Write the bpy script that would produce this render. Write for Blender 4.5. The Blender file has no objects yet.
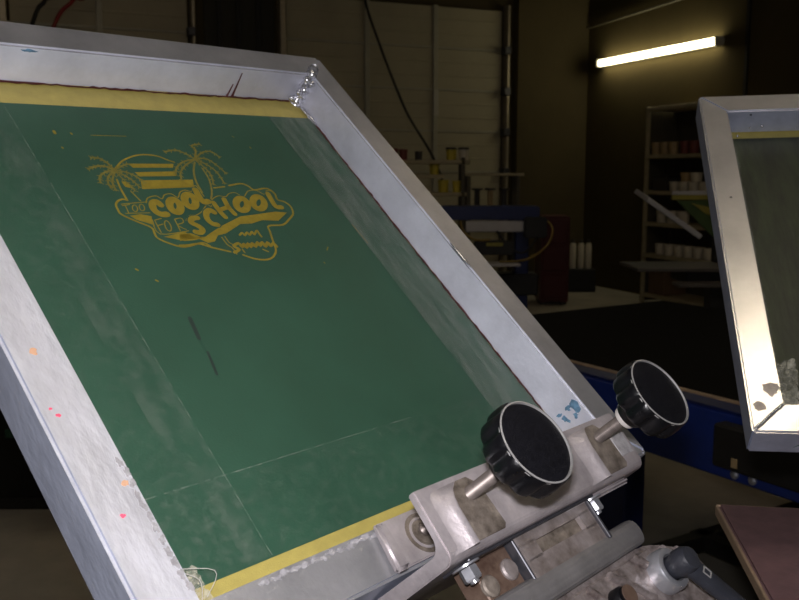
import bpy, bmesh, math, random
from mathutils import Matrix, Vector
random.seed(7)
S = bpy.context.scene
COL = S.collection

# ------------------------------------------------------------------ camera, world, lights, exposure
H = 1.5
PITCH = math.atan(125 / 906)
cam_d = bpy.data.cameras.new('camera'); cam = bpy.data.objects.new('camera', cam_d); COL.objects.link(cam)
cam.location = (0, 0, H); cam.rotation_euler = (math.pi / 2 - PITCH, 0, 0)
cam_d.sensor_width = 36; cam_d.lens = 36 * 905.9 / 799; cam_d.clip_start = .02; cam_d.clip_end = 100
cam_d.dof.use_dof = True; cam_d.dof.focus_distance = .74; cam_d.dof.aperture_fstop = 20
S.camera = cam
S.view_settings.view_transform = 'Standard'; S.view_settings.look = 'None'
S.view_settings.exposure = 0.0; S.view_settings.gamma = 1; S.view_settings.use_curve_mapping = False
wd = bpy.data.worlds.new('world'); S.world = wd; wd.use_nodes = True
wd.node_tree.nodes['Background'].inputs['Color'].default_value = (.010, .009, .007, 1)
wd.node_tree.nodes['Background'].inputs['Strength'].default_value = .1
# the camera's own flash, a small lamp just above and left of the lens
fl_d = bpy.data.lights.new('camera_flash', 'AREA'); fl_d.shape = 'RECTANGLE'; fl_d.size = .035; fl_d.size_y = .02
fl_d.energy = 6.8; fl_d.color = (1.0, .965, 1.0)
fl = bpy.data.objects.new('camera_flash', fl_d); COL.objects.link(fl)
fl.matrix_world = Matrix.Translation((-.005, .02, H + .045)) @ Matrix.Rotation(math.pi / 2 - PITCH, 4, 'X')
TUBE = 10.0         # emission of the fluorescent tube on the right wall
CEIL = 8.0        # emission of the ceiling tubes
WARM = (1.0, .86, .52, 1)

# ------------------------------------------------------------------ helpers
def tag(o, label=None, cat=None, group=None, kind=None):
    for k, v in (('label', label), ('category', cat), ('group', group), ('kind', kind)):
        if v: o[k] = v
    return o
def thing(name, label, cat, M=None, group=None):
    o = bpy.data.objects.new(name, None); COL.objects.link(o); o.empty_display_size = .05
    if M is not None: o.matrix_world = M
    return tag(o, label, cat, group)
def obj(name, bm, mat, parent=None, M=None, smooth=None):
    me = bpy.data.meshes.new(name); bmesh.ops.recalc_face_normals(bm, faces=bm.faces[:]); bm.to_mesh(me); bm.free()
    me.materials.append(mat)
    if smooth is not None:
        for p in me.polygons: p.use_smooth = True
        me.set_sharp_from_angle(angle=math.radians(smooth))
    o = bpy.data.objects.new(name, me); COL.objects.link(o)
    if parent: o.parent = parent
    if M is not None: o.matrix_basis = M
    return o
def struct(name, bm, mat, M=None, label=None):
    o = obj(name, bm, mat, None, M); o['kind'] = 'structure'
    if label: o['label'] = label
    return o
def copy_tree(o, parent=None):
    c = o.copy(); COL.objects.link(c); c.parent = parent
    for ch in list(o.children): copy_tree(ch, c)
    return c
def merge(bm, b2, M=None):
    if M is not None: bmesh.ops.transform(b2, matrix=M, verts=b2.verts[:])
    me = bpy.data.meshes.new('t'); b2.to_mesh(me); b2.free(); bm.from_mesh(me); bpy.data.meshes.remove(me)
    return bm
def prism(poly, z0, z1, bev=0, seg=2, M=None):
    bm = bmesh.new()
    a = [bm.verts.new((x, y, z0)) for x, y in poly]; b = [bm.verts.new((x, y, z1)) for x, y in poly]
    n = len(poly)
    bm.faces.new(a[::-1]); bm.faces.new(b)
    for i in range(n): bm.faces.new((a[i], a[(i + 1) % n], b[(i + 1) % n], b[i]))
    bmesh.ops.recalc_face_normals(bm, faces=bm.faces[:])
    if bev: bmesh.ops.bevel(bm, geom=bm.edges[:], offset=bev, segments=seg, affect='EDGES', clamp_overlap=True)
    if M is not None: bmesh.ops.transform(bm, matrix=M, verts=bm.verts[:])
    return bm
def box(x0, x1, y0, y1, z0, z1, bev=0, seg=2, M=None):
    return prism([(x0, y0), (x1, y0), (x1, y1), (x0, y1)], z0, z1, bev, seg, M)
def boxes(lst):
    bm = bmesh.new()
    for b in lst: merge(bm, box(*b))
    return bm
def sheet(x0, x1, y0, y1, z):
    bm = bmesh.new(); bm.faces.new([bm.verts.new(p) for p in ((x0, y0, z), (x1, y0, z), (x1, y1, z), (x0, y1, z))]); return bm
def lathe(prof, seg=24, M=None, lobes=0, cap=True):
    """prof: (r, z) or (r, z, lobe depth)"""
    bm = bmesh.new(); rings = []
    for p in prof:
        amp = p[2] if len(p) > 2 else 0; ring = []
        for i in range(seg):
            t = 2 * math.pi * i / seg
            r = p[0] - amp * (.5 - .5 * math.cos(lobes * t)) ** 2.2 if amp else p[0]
            ring.append(bm.verts.new((r * math.cos(t), r * math.sin(t), p[1])))
        rings.append(ring)
    for a, b in zip(rings, rings[1:]):
        for i in range(seg): bm.faces.new((a[i], a[(i + 1) % seg], b[(i + 1) % seg], b[i]))
    if cap: bm.faces.new(rings[0][::-1]); bm.faces.new(rings[-1])
    if M is not None: bmesh.ops.transform(bm, matrix=M, verts=bm.verts[:])
    return bm
def tube(pts, r, seg=8):
    bm = bmesh.new(); pts = [Vector(p) for p in pts]; rings = []
    up = Vector((.31, .22, .92))
    for i, p in enumerate(pts):
        t = (pts[min(i + 1, len(pts) - 1)] - pts[max(i - 1, 0)]).normalized()
        x = t.cross(up).normalized(); y = t.cross(x)
        rr = r[i] if isinstance(r, (list, tuple)) else r
        rings.append([bm.verts.new(p + x * rr * math.cos(2 * math.pi * k / seg) + y * rr * math.sin(2 * math.pi * k / seg)) for k in range(seg)])
    for a, b in zip(rings, rings[1:]):
        for i in range(seg): bm.faces.new((a[i], a[(i + 1) % seg], b[(i + 1) % seg], b[i]))
    bm.faces.new(rings[0][::-1]); bm.faces.new(rings[-1])
    return bm
def spline(pts, n=8):
    out = []; P = [Vector(p) for p in pts]
    for i in range(len(P) - 1):
        p0, p1, p2, p3 = P[max(i - 1, 0)], P[i], P[i + 1], P[min(i + 2, len(P) - 1)]
        for k in range(n):
            t = k / n
            out.append(.5 * ((2 * p1) + (p2 - p0) * t + (2 * p0 - 5 * p1 + 4 * p2 - p3) * t * t + (3 * p1 - p0 - 3 * p2 + p3) * t ** 3))
    out.append(P[-1]); return out
def flat(strokes=(), polys=(), z=.001, grow=0, sm=True):
    """flat printed strokes (width mm, points mm) and polygons, in the sheet's own u, v"""
    bm = bmesh.new()
    for w, pts in strokes:
        P = [Vector((x, y, 0)) for x, y in pts]; closed = len(P) > 6 and (P[0] - P[-1]).length < .01
        if sm and len(P) > 2: P = spline(P, 4)
        P = [Vector((p.x / 1000, p.y / 1000, z)) for p in P]; r = (w / 2 + grow) / 1000
        if closed: P = P[:-1]
        n = len(P); prs = []
        for i, p in enumerate(P):
            q0 = P[(i - 1) % n] if closed else P[max(i - 1, 0)]; q1 = P[(i + 1) % n] if closed else P[min(i + 1, n - 1)]
            dd = (q1 - q0).normalized(); nn = Vector((-dd.y, dd.x, 0)) * r
            prs.append((bm.verts.new(p - nn), bm.verts.new(p + nn), dd, nn))
        for i in range(n if closed else n - 1):
            A, B = prs[i], prs[(i + 1) % n]
            bm.faces.new((A[0], B[0], B[1], A[1]))
        if not closed:
            for p, pr, s in ((P[0], prs[0], -1), (P[-1], prs[-1], 1)):
                mid = [bm.verts.new(p + pr[3] * math.cos(math.pi * k / 6) + pr[2] * (s * r * math.sin(math.pi * k / 6))) for k in range(1, 6)]
                bm.faces.new([pr[1]] + mid + [pr[0]])
    for p in polys:
        bm.faces.new([bm.verts.new((x / 1000, y / 1000, z)) for x, y in p])
    return bm
def blob(c, ax, ay, nrm, rx, ry, th=.0003, n=13, rough=.45):
    """a small irregular smear lying on a surface"""
    bm = bmesh.new(); c, ax, ay, nrm = Vector(c), Vector(ax), Vector(ay), Vector(nrm); top = []; bot = []
    for i in range(n):
        t = 2 * math.pi * i / n; k = 1 - rough * random.random()
        p = c + ax * rx * k * math.cos(t) + ay * ry * k * math.sin(t)
        top.append(bm.verts.new(p + nrm * th)); bot.append(bm.verts.new(p))
    bm.faces.new(top); bm.faces.new(bot[::-1])
    for i in range(n): bm.faces.new((bot[i], bot[(i + 1) % n], top[(i + 1) % n], top[i]))
    return bm
def lump(c, rx, ry, rz, sub=2, amp=.2):
    bm = bmesh.new(); bmesh.ops.create_icosphere(bm, subdivisions=sub, radius=1)
    for v in bm.verts:
        k = 1 + amp * (random.random() - .5); v.co = Vector((v.co.x * rx * k + c[0], v.co.y * ry * k + c[1], v.co.z * rz * k + c[2]))
    return bm
def crumple(c, ex, ey, ez, nx, ny, amp):
    """a wrinkled piece of clear tape"""
    bm = bmesh.new(); c, ex, ey, ez = Vector(c), Vector(ex), Vector(ey), Vector(ez); g = []
    for i in range(nx + 1):
        g.append([bm.verts.new(c + ex * (i / nx) + ey * (j / ny) + ez * (amp * random.random())) for j in range(ny + 1)])
    for i in range(nx):
        for j in range(ny): bm.faces.new((g[i][j], g[i + 1][j], g[i + 1][j + 1], g[i][j + 1]))
    return bm

# ------------------------------------------------------------------ materials
def mat(name, color, rough=.5, metal=0, var=.15, scale=8, bump=0, bscale=60, stretch=(1, 1, 1), color2=None, spec=.5, rvar=.1, alpha=1, coat=0, emit=None, estr=0, detail=6):
    m = bpy.data.materials.new(name); m.use_nodes = True; nt = m.node_tree; N = nt.nodes; Lk = nt.links
    b = N['Principled BSDF']
    tc = N.new('ShaderNodeTexCoord'); mp = N.new('ShaderNodeMapping'); mp.inputs['Scale'].default_value = stretch
    Lk.new(tc.outputs['Object'], mp.inputs['Vector'])
    nz = N.new('ShaderNodeTexNoise'); nz.inputs['Scale'].default_value = scale; nz.inputs['Detail'].default_value = detail; nz.inputs['Roughness'].default_value = .65
    Lk.new(mp.outputs['Vector'], nz.inputs['Vector'])
    rp = N.new('ShaderNodeValToRGB'); rp.color_ramp.elements[0].position = .3; rp.color_ramp.elements[1].position = .7
    c2 = color2 or tuple(min(1, c * (1 + var)) for c in color); c1 = tuple(c * (1 - var) for c in color) if not color2 else color
    rp.color_ramp.elements[0].color = (*c1, 1); rp.color_ramp.elements[1].color = (*c2, 1)
    Lk.new(nz.outputs['Fac'], rp.inputs['Fac']); Lk.new(rp.outputs['Color'], b.inputs['Base Color'])
    mr = N.new('ShaderNodeMapRange'); mr.inputs['To Min'].default_value = max(.03, rough - rvar); mr.inputs['To Max'].default_value = min(1, rough + rvar)
    Lk.new(nz.outputs['Fac'], mr.inputs['Value']); Lk.new(mr.outputs['Result'], b.inputs['Roughness'])
    b.inputs['Metallic'].default_value = metal; b.inputs['Specular IOR Level'].default_value = spec; b.inputs['Alpha'].default_value = alpha
    b.inputs['Coat Weight'].default_value = coat
    if bump:
        n2 = N.new('ShaderNodeTexNoise'); n2.inputs['Scale'].default_value = bscale; n2.inputs['Detail'].default_value = 5
        Lk.new(mp.outputs['Vector'], n2.inputs['Vector'])
        bp = N.new('ShaderNodeBump'); bp.inputs['Strength'].default_value = bump; bp.inputs['Distance'].default_value = .002
        Lk.new(n2.outputs['Fac'], bp.inputs['Height']); Lk.new(bp.outputs['Normal'], b.inputs['Normal'])
    if emit: b.inputs['Emission Color'].default_value = (*emit, 1); b.inputs['Emission Strength'].default_value = estr
    return m
def tape_mat(name, color, lo, hi, scale, rough=.35, stretch=(1, 1, 1)):
    """clear dusty tape: mostly lets the sheet below show, dust shows as a patchy film"""
    m = mat(name, color, rough, 0, .1, scale); N = m.node_tree.nodes; Lk = m.node_tree.links; b = N['Principled BSDF']
    nz = [n for n in N if n.bl_idname == 'ShaderNodeTexNoise'][0]
    [n for n in N if n.bl_idname == 'ShaderNodeMapping'][0].inputs['Scale'].default_value = stretch
    mr = N.new('ShaderNodeMapRange'); mr.inputs['From Min'].default_value = .3; mr.inputs['From Max'].default_value = .75
    mr.inputs['To Min'].default_value = lo; mr.inputs['To Max'].default_value = hi
    Lk.new(nz.outputs['Fac'], mr.inputs['Value']); Lk.new(mr.outputs['Result'], b.inputs['Alpha'])
    return m
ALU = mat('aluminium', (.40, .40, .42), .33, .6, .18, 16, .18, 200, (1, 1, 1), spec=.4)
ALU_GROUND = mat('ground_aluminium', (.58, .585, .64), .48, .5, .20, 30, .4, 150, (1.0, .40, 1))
ALU_WALL = mat('lit_tint_wall_aluminium', (.70, .71, .80), .46, .35, .14, 16, .25, 200, (1, 1, 1), spec=.4)  # same metal, inner walls brightened in colour for the light they catch
ALU_SIDE = mat('sky_tint_side_aluminium', (.42, .455, .56), .46, .4, .2, 20, .3, 200, (1, .5, 1), spec=.4)  # same metal, bluish sky light put into the colour of the sides
ALU_WARM = mat('warm_aluminium', (.70, .66, .62), .25, .7, .10, 18, .05, 150, rvar=.03)
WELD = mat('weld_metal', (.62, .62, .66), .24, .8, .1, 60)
CAST = mat('cast_metal', (.42, .38, .39), .46, .45, .24, 34, .2, 240, spec=.4)
DIRTY = mat('dirty_casting', (.15, .12, .105), .5, .4, .35, 60, .3, 200, color2=(.34, .30, .295))
GREYCAST = mat('grey_hinge_casting', (.19, .182, .182), .5, .4, .2, 30, .15, 200)
ROUGHCAST = mat('rough_casting', (.13, .10, .09), .36, .55, .5, 75, 1.0, 90, color2=(.48, .42, .41))  # pale mottling puts the casting's metallic highlights into its colour
GRIMY = mat('grimy_steel', (.055, .042, .032), .55, .3, .45, 75, .3, 200, color2=(.29, .245, .205))
STEEL = mat('zinc_steel', (.52, .53, .57), .3, .75, .12, 60)
DARKSTEEL = mat('oily_dark_steel', (.06, .06, .07), .4, .5, .3, 80)
THREAD = mat('threaded_steel', (.19, .16, .145), .42, .5, .25, 120)
RUST = mat('rusty_plate', (.075, .042, .030), .55, .3, .4, 70, .3, 150, color2=(.17, .115, .085))
BLACK = mat('black_plastic', (.004, .004, .005), .3, 0, .2, 40, .1, 500, spec=.35)
BLACK_TOP = mat('black_knob_face', (.004, .004, .006), .6, 0, .5, 260, .4, 900, spec=.14)
RIM = mat('silver_rim', (.55, .54, .53), .35, .6, .1, 60)
LEVER = mat('black_lever', (.024, .026, .034), .45, 0, .2, 60, .2, 400)
WHITEP = mat('white_nylon', (.50, .47, .44), .5, 0, .05, 40)
MESH = mat('yellow_mesh', (.40, .33, .085), .6, 0, .12, 60, .15, 900)
EMUL = mat('green_emulsion', (.026, .080, .049), .5, 0, .13, 9, .06, 500, spec=.35)
EMUL_INK = mat('stencil_gap_yellow', (.25, .19, .022), .6, 0, .15, 120, spec=.2)
EMUL_PALE = mat('stencil_gap_dull', (.185, .16, .03), .6, 0, .2, 160, spec=.3)
SMEAR = mat('dark_smear', (.016, .032, .026), .5, 0, .1, 40)
EMUL2 = mat('olive_emulsion', (.020, .026, .011), .45, 0, .7, 12, .4, 45, (2.6, .5, 1), spec=.3)
TAPE_R = tape_mat('dusty_tape', (.36, .37, .33), .02, .36, 18, .4, (4, 1, 1))
TAPE_L = tape_mat('scuffed_tape', (.30, .33, .28), -.06, .10, 120, .45)
TAPE_D = tape_mat('dust_streak_tape', (.36, .37, .33), -.05, .12, 22, .45, (3, 1, 1))
CLEAR = tape_mat('clear_wrinkled_tape', (.60, .58, .47), .10, .75, 90, .06)
SEAM = tape_mat('tape_seam', (.45, .50, .42), -.15, .5, 170, .4)
REDINK = mat('dried_red_ink', (.060, .010, .010), .5, 0, .4, 120)
BLUEINK = mat('blue_ink', (.12, .23, .34), .55, 0, .5, 200)
PINKINK = mat('pink_ink', (.75, .08, .16), .5, 0, .1, 60)
ORINK = mat('orange_ink', (.62, .36, .22), .6, 0, .1, 90)
GREENINK = mat('green_ink', (.03, .10, .06), .5, 0, .3, 90)
GREYSTAIN = mat('grey_residue', (.36, .35, .37), .45, .2, .3, 150, .4, 300)
BRONZE_STAIN = mat('dull_residue', (.40, .355, .32), .5, .4, .3, 120)
BLUE = mat('blue_paint', (.008, .028, .19), .4, 0, .15, 12)
DARKBLUE = mat('dark_blue_paint', (.007, .015, .085), .5, 0, .2, 12)
BELT = mat('black_belt', (.006, .0055, .0045), .9, 0, .3, 30, spec=.1)
TAN = mat('tan_edge', (.34, .24, .16), .6, 0, .2, 30)
PALLET = mat('maroon_pallet', (.165, .092, .10), .6, 0, .22, 40, .2, 200)
DARK = mat('dark_machine', (.010, .009, .008), .6, 0, .3, 20)
BLACKPAINT = mat('black_paint', (.02, .018, .016), .5, 0, .2, 20)
CONCRETE = mat('concrete_floor', (.40, .365, .30), .6, 0, .3, 1.6, .1, 30, spec=.35)
WALL = mat('tan_wall', (.085, .068, .036), .9, 0, .12, 1.2, spec=.1)
WALLR = mat('brown_wall', (.085, .066, .030), .9, 0, .12, 1.2, spec=.1)
CEILM = mat('dark_ceiling', (.05, .045, .035), .9, 0, .15, 1)
DOORP = mat('door_panel', (.40, .36, .25), .6, 0, .06, 3)
DOORS = mat('door_stile', (.40, .38, .30), .5, .1, .1, 6)
DOORD = mat('dark_door', (.035, .032, .024), .8, 0, .1, 3)
TRACK = mat('galvanised_track', (.40, .35, .26), .4, .4, .15, 10)
SHELF = mat('shelf_board', (.42, .36, .22), .6, 0, .2, 6)
POST = mat('shelf_post', (.10, .085, .055), .6, .2, .2, 10)
TUBW = mat('white_tub', (.66, .60, .48), .5, 0, .08, 8)
TUBY = mat('yellow_tub', (.62, .50, .06), .5, 0, .1, 8)
TUBR = mat('red_tub', (.20, .05, .035), .5, 0, .1, 8)
TUBO = mat('orange_tub', (.42, .30, .15), .5, 0, .1, 8)
TUBD = mat('dark_tub', (.05, .045, .04), .5, 0, .1, 8)
RED = mat('red_cabinet_paint', (.075, .005, .005), .45, 0, .1, 6)
GREENB = mat('green_board', (.035, .065, .012), .6, 0, .2, 8)
YELB = mat('yellow_board', (.26, .22, .03), .6, 0, .15, 8)
RUBBER = mat('black_cable', (.008, .007, .006), .6, 0, .1, 10)
REDCABLE = mat('red_cable', (.26, .008, .008), .5, 0, .1, 10)
YELHOSE = mat('yellow_hose', (.26, .17, .03), .5, 0, .1, 10)
PALE = mat('pale_panel', (.42, .40, .40), .6, 0, .1, 5)
WOODC = mat('brown_carton', (.14, .085, .045), .8, 0, .15, 6)
GREYB = mat('dull_pallet', (.085, .072, .062), .7, 0, .2, 6)
TUBE_M = mat('lit_tube', (1, 1, 1), .5, emit=(1, .90, .58), estr=TUBE)
CTUBE_M = mat('lit_ceiling_tube', (1, 1, 1), .5, emit=(1, .80, .56), estr=CEIL)
CTUBE_B = mat('bright_ceiling_tube', (1, 1, 1), .5, emit=(1, .90, .74), estr=CEIL * 3.3)
HOUSING = mat('white_enamel', (.5, .48, .42), .5, 0, .05, 5)

# stencil drawing on the green emulsion, in millimetres of the sheet
LEAF1=[(0.9, [(-76.1, 153.4), (-74.3, 156.4)]), (0.9, [(-76.1, 153.4), (-79.3, 154.9)]), (0.9, [(-77.7, 158.6), (-75.9, 161.7)]), (0.9, [(-77.7, 158.6), (-80.9, 160.2)]), (0.9, [(-80.2, 162.2), (-80.1, 165.7)]), (0.9, [(-80.2, 162.2), (-83.8, 162.0)]), (0.9, [(-83.1, 165.0), (-83.0, 168.6)]), (0.9, [(-83.1, 165.0), (-86.7, 164.9)]), (0.9, [(-86.4, 166.0), (-88.7, 168.7)]), (0.9, [(-86.4, 166.0), (-88.9, 163.5)]), (0.9, [(-89.8, 166.2), (-92.1, 168.9)]), (0.9, [(-89.8, 166.2), (-92.3, 163.7)]), (0.9, [(-77.8, 151.0), (-78.1, 154.5)]), (0.9, [(-77.8, 151.0), (-81.3, 150.4)]), (0.9, [(-81.3, 153.7), (-81.7, 157.2)]), (0.9, [(-81.3, 153.7), (-84.8, 153.1)]), (0.9, [(-85.9, 154.4), (-88.4, 156.9)]), (0.9, [(-85.9, 154.4), (-88.2, 151.7)]), (0.9, [(-90.8, 154.2), (-93.3, 156.7)]), (0.9, [(-90.8, 154.2), (-93.1, 151.5)]), (0.9, [(-95.2, 152.9), (-98.4, 154.5)]), (0.9, [(-95.2, 152.9), (-96.5, 149.6)]), (0.9, [(-99.4, 151.3), (-102.5, 152.8)]), (0.9, [(-99.4, 151.3), (-100.6, 148.0)]), (0.9, [(-78.6, 148.1), (-81.5, 150.2)]), (0.9, [(-78.6, 148.1), (-80.5, 145.1)]), (0.9, [(-83.2, 147.2), (-86.0, 149.2)]), (0.9, [(-83.2, 147.2), (-85.0, 144.1)]), (0.9, [(-87.8, 144.7), (-91.2, 145.4)]), (0.9, [(-87.8, 144.7), (-88.3, 141.2)]), (0.9, [(-92.4, 141.5), (-95.9, 142.2)]), (0.9, [(-92.4, 141.5), (-92.9, 138.0)]), (0.9, [(-94.9, 137.6), (-98.2, 136.3)]), (0.9, [(-94.9, 137.6), (-93.3, 134.5)]), (0.9, [(-96.4, 133.5), (-99.7, 132.2)]), (0.9, [(-96.4, 133.5), (-94.9, 130.4)]), (0.9, [(-79.1, 145.3), (-82.6, 145.7)]), (0.9, [(-79.1, 145.3), (-79.3, 141.8)]), (0.9, [(-84.4, 140.8), (-87.9, 141.3)]), (0.9, [(-84.4, 140.8), (-84.6, 137.3)]), (0.9, [(-87.4, 135.9), (-90.7, 134.7)]), (0.9, [(-87.4, 135.9), (-85.9, 132.7)]), (0.9, [(-89.5, 130.8), (-92.8, 129.6)]), (0.9, [(-89.5, 130.8), (-88.0, 127.6)]), (0.9, [(-89.5, 128.0), (-90.9, 124.7)]), (0.9, [(-89.5, 128.0), (-86.1, 126.9)]), (0.9, [(-88.7, 126.2), (-90.0, 122.9)]), (0.9, [(-88.7, 126.2), (-85.3, 125.1)]), (0.9, [(-78.3, 142.9), (-81.8, 142.4)]), (0.9, [(-78.3, 142.9), (-77.5, 139.5)]), (0.9, [(-83.1, 135.9), (-86.6, 135.4)]), (0.9, [(-83.1, 135.9), (-82.3, 132.5)]), (0.9, [(-85.2, 129.6), (-88.1, 127.7)]), (0.9, [(-85.2, 129.6), (-83.0, 126.9)]), (0.9, [(-86.1, 123.7), (-89.1, 121.7)]), (0.9, [(-86.1, 123.7), (-83.9, 120.9)]), (0.9, [(-71.4, 151.4), (-68.1, 150.2)]), (0.9, [(-71.4, 151.4), (-70.5, 154.8)]), (0.9, [(-66.7, 153.8), (-63.4, 152.6)]), (0.9, [(-66.7, 153.8), (-65.8, 157.2)]), (0.9, [(-62.4, 155.7), (-59.2, 154.2)]), (0.9, [(-62.4, 155.7), (-61.2, 159.0)]), (0.9, [(-58.2, 157.4), (-55.0, 155.9)]), (0.9, [(-58.2, 157.4), (-57.0, 160.7)]), (0.9, [(-70.9, 148.3), (-69.5, 145.1)]), (0.9, [(-70.9, 148.3), (-67.7, 150.0)]), (0.9, [(-65.4, 146.4), (-64.0, 143.1)]), (0.9, [(-65.4, 146.4), (-62.2, 148.0)]), (0.9, [(-61.1, 143.8), (-60.9, 140.2)]), (0.9, [(-61.1, 143.8), (-57.6, 144.3)]), (0.9, [(-57.5, 140.9), (-57.2, 137.3)]), (0.9, [(-57.5, 140.9), (-54.0, 141.4)]), (0.9, [(-54.9, 136.8), (-56.3, 133.5)]), (0.9, [(-54.9, 136.8), (-51.6, 135.7)]), (0.9, [(-52.8, 132.3), (-54.2, 129.0)]), (0.9, [(-52.8, 132.3), (-49.5, 131.2)]), (0.9, [(-72.2, 145.8), (-72.3, 142.3)]), (0.9, [(-72.2, 145.8), (-68.6, 146.0)]), (0.9, [(-68.6, 142.2), (-68.7, 138.7)]), (0.9, [(-68.6, 142.2), (-65.0, 142.3)]), (0.9, [(-65.8, 138.4), (-66.7, 135.0)]), (0.9, [(-65.8, 138.4), (-62.3, 137.8)]), (0.9, [(-63.3, 134.6), (-64.2, 131.1)]), (0.9, [(-63.3, 134.6), (-59.9, 133.9)]), (0.9, [(-61.8, 130.4), (-63.7, 127.5)]), (0.9, [(-61.8, 130.4), (-58.7, 128.8)]), (0.9, [(-60.7, 126.2), (-62.6, 123.2)]), (0.9, [(-60.7, 126.2), (-57.6, 124.5)]), (0.9, [(-73.8, 143.5), (-75.7, 140.5)]), (0.9, [(-73.8, 143.5), (-70.7, 141.8)]), (0.9, [(-72.2, 137.3), (-74.1, 134.4)]), (0.9, [(-72.2, 137.3), (-69.1, 135.7)]), (0.9, [(-70.4, 132.5), (-71.8, 129.3)]), (0.9, [(-70.4, 132.5), (-67.1, 131.4)]), (0.9, [(-68.6, 128.3), (-70.0, 125.0)]), (0.9, [(-68.6, 128.3), (-65.2, 127.1)]), (0.9, [(-67.9, 124.7), (-70.4, 122.2)]), (0.9, [(-67.9, 124.7), (-65.2, 122.4)]), (0.9, [(-67.7, 121.4), (-70.2, 118.9)]), (0.9, [(-67.7, 121.4), (-65.0, 119.1)])]
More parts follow.
